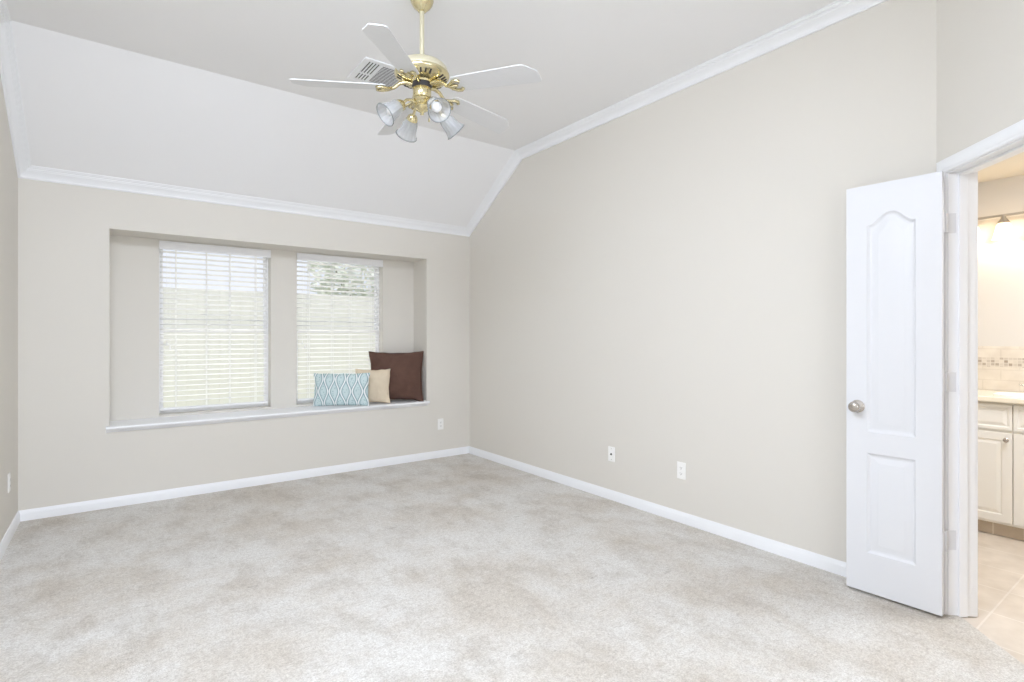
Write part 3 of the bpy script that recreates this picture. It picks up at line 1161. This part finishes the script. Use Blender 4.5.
m = MB()
m.box(*V(VX + .018, vy0_, 0.078), *V(BX - .001, vy1_, 0.865))
m.build('body', M['cabinet'], van)
m = MB()
m.box(*V(VX + .028, vy0_, 0.0), *V(BX - .001, vy1_, 0.078))
o = m.build('toe_kick', M['toe_tile'], van)
uv = o.data.uv_layers.new(name='UVMap')
for lp in o.data.loops:
    v = o.data.vertices[lp.vertex_index].co
    uv.data[lp.index].uv = (v.y + 0.06, v.z + 0.15)
o['label'] = 'beige tiled plinth'


def raised_panel(y0, y1, z0, z1, name, border):
    m = MB()
    bm = m.bm
    lv = [(0, 0.018), (0, 0.002), (0.002, 0.0), (border, 0.0), (border + .004, 0.006), (border + .010, 0.006), (border + .028, 0.001), (border + .030, 0.001)]
    rs = []
    for e, d in lv:
        rs.append([V(VX + d, y0 + e, z0 + e), V(VX + d, y1 - e, z0 + e), V(VX + d, y1 - e, z1 - e), V(VX + d, y0 + e, z1 - e)])
    m.rings(rs)
    return m.build(name, M['cabinet'], van)


def cab_knob(y, z, parent):
    m = MB()
    T = Matrix.Translation(V(VX, y, z)) @ Matrix.Rotation(R(-90), 4, 'Y')
    m.lathe([(0.0, 0), (0.008, 0.0), (0.006, 0.004), (0.006, 0.012), (0.014, 0.018), (0.015, 0.023), (0.010, 0.028), (0.0, 0.029)], 20, T)
    m.build('knob', M['nickel'], parent, smooth=50)


def put_door(y0, y1, knob_y):
    d = raised_panel(y0, y1, 0.095, 0.672, 'door', 0.048)
    cab_knob(knob_y, 0.628, d)
    raised_panel(y0, y1, 0.690, 0.852, 'drawer', 0.022 if False else 0.018)


edge = 0.838
yy = edge
flip = True
for (a0, a1, ky) in ((0.842, 1.24, 0.868), (0.438, 0.836, 0.464), (1.246, 1.64, 1.614), (0.034, 0.432, 0.060), (-0.37, 0.028, 0.0)):
    put_door(a0, a1, ky)

ct = tag(empty('countertop', (4.82, 0.55, 0.866)), 'cream countertop with a basin on the white vanity cabinet', 'countertop')
m = MB()
m.box(4.55 - 4.82, vy0_ - .55, 0.0, BX - 0.012 - 4.82, vy1_ - .55, 0.034)
m.build('slab', M['counter'], ct, bevel=0.006)
m = MB()
T = Matrix.Translation((-0.04, 0.73 - .55, 0.034)) @ Matrix.Diagonal((0.70, 1.0, 1, 1))
m.lathe([(0.245, 0.0), (0.243, 0.007), (0.232, 0.010), (0.222, 0.008), (0.216, 0.002), (0.10, 0.0012), (0.0, 0.001)], 40, T)
m.build('basin', M['plate'], ct, smooth=40)

# faucet
area('bathroom_fill_light', (3.80, 0.30, 2.41), (3.95, 0.30, 0), 0.5, 0.5, 33, (0.95, 0.97, 1.02))  # added unseen fill light to brighten the vanity and doorway
fa = tag(empty('faucet', (5.03, 0.73, 0.9005)), 'chrome faucet standing on the cream bathroom countertop', 'faucet')
m = MB()
m.lathe([(0.0, 0), (0.026, 0), (0.026, 0.006), (0.018, 0.012), (0.016, 0.05), (0.014, 0.06), (0, 0.062)], 20)
m.build('base', M['chrome'], fa, smooth=45)
m = MB()
m.tube([(0, 0, 0.05), (-0.02, 0, 0.075), (-0.06, 0, 0.085), (-0.10, 0, 0.075), (-0.115, 0, 0.055)], [0.013, 0.013, 0.012, 0.011, 0.010], 12)
m.build('spout', M['chrome'], fa, smooth=50)
for s_ in (-1, 1):
    m = MB()
    m.lathe([(0.0, 0), (0.022, 0), (0.020, 0.008), (0.012, 0.014), (0.012, 0.040), (0.016, 0.046), (0, 0.050)], 16, Matrix.Translation((0, 0.1 * s_, 0)))
    m.tube([(0, 0.1 * s_, 0.044), (-0.02, 0.1 * s_ + .03 * s_, 0.052), (-0.03, 0.1 * s_ + .055 * s_, 0.054)], [0.007, 0.006, 0.005], 8)
    m.build('handle', M['chrome'], fa, smooth=50)

# vanity light bar with five lit shades
M['light_nickel'] = mat('light_satin_nickel', srgb(186, 180, 172), 0.35, metal=0.8)
vl = tag(empty('vanity_light', (BX, 0.80, 2.145)), 'nickel bath light bar with lit white glass shades above the vanity', 'wall light')
m = MB()
m.box(-0.022, -0.075, -0.045, 0.0, 0.075, 0.06)
m.build('wall_plate', M['light_nickel'], vl, bevel=0.004)
m = MB()
m.box(-0.085, -0.46, -0.008, -0.070, 0.46, 0.008)
m.box(-0.075, -0.02, -0.008, -0.020, 0.02, 0.008)
m.build('bar', M['light_nickel'], vl, bevel=0.002)
for k in range(-2, 3):
    y = 0.172 * k
    T = Matrix.Translation((-0.0775, y, 0))
    m = MB()
    m.lathe([(0.0, 0.004), (0.012, 0.004), (0.014, -0.020), (0.036, -0.050), (0.038, -0.056), (0.0, -0.056)], 24, T)
    arm = m.build('socket_cup', M['light_nickel'], vl, smooth=40)
    m = MB()
    m.lathe([(0.034, -0.054), (0.042, -0.075), (0.048, -0.105), (0.054, -0.135), (0.062, -0.160), (0.066, -0.168)], 32, T)
    s_ = m.build('lamp_shade', M['lit_shade'], arm, smooth=60)
    sm = s_.modifiers.new('thickness', 'SOLIDIFY')
    sm.thickness = 0.003
    ld = bpy.data.lights.new('vanity_lamp', 'POINT')
    ld.energy = 0.6
    ld.shadow_soft_size = 0.03
    ld.color = (1.0, 0.96, 0.90)
    lo = bpy.data.objects.new('vanity_lamp', ld)
    COL.objects.link(lo)
    lo.parent = vl
    lo.location = (-0.0775, y, -0.15)

# ------------------------------------------------------------------ outside the windows
m = MB()
m.box(-14, YB + .5, -0.4, 22, 30, -0.15)
tag(m.build('ground_lawn', M['lawn']), 'pale lawn outside the windows', 'lawn', kind='structure')

FYY, FTOP = 9.5, 2.01
fence = tag(empty('fence', (3.0, FYY, -0.15)), 'pale board fence outside, seen through the blinds', 'fence')
m = MB()
x = -7.0
while x < 9.0:
    m.box(x, 0, 0.04, x + 0.146, 0.02, FTOP + 0.15 - random.random() * 0.006)
    x += 0.148
m.build('boards', M['concrete'], fence, bevel=None)
m = MB()
for z in (0.3, 1.1, 1.85):
    m.box(-7.0, 0.02, z, 9.0, 0.06, z + 0.09)
m.build('rails', M['concrete'], fence)
for i in range(7):
    m = MB()
    m.box(-6.9 + 2.6 * i, 0.06, 0, -6.8 + 2.6 * i, 0.16, FTOP + .15)
    m.build('post', M['concrete'], fence)

tree = tag(empty('tree', (4.9, 12.0, -0.15)), 'leafy tree coloured as if overexposed, behind the fence outside the right window', 'tree')
m = MB()
m.tube([(0, 0, 0), (0.05, 0, 0.9), (-0.05, 0.05, 1.7), (0.1, 0, 2.6)], [0.16, 0.13, 0.11, 0.07], 10)
m.tube([(-0.02, 0.03, 1.5), (-0.5, 0.1, 2.2), (-0.9, 0, 2.9)], [0.08, 0.06, 0.03], 8)
m.tube([(0, 0.03, 1.7), (0.55, -0.1, 2.4), (0.9, -0.1, 3.1)], [0.08, 0.06, 0.03], 8)
m.build('trunk', M['bark'], tree, smooth=60)
m = MB()
for i in range(2600):
    th, ph = random.random() * 2 * PI, math.acos(2 * random.random() - 1)
    rr = 1.0 * (0.55 + 0.45 * random.random())
    c = Vector((1.55 * rr * math.sin(ph) * math.cos(th), 1.3 * rr * math.sin(ph) * math.sin(th), 3.0 + 1.25 * rr * math.cos(ph)))
    a = Vector((random.gauss(0, 1), random.gauss(0, 1), random.gauss(0, 1))).normalized()
    b2 = a.orthogonal().normalized()
    l, w_ = 0.11, 0.045
    m.poly([c - a * l, c + b2 * w_, c + a * l, c - b2 * w_])
m.build('foliage', M['leaf'], tree)
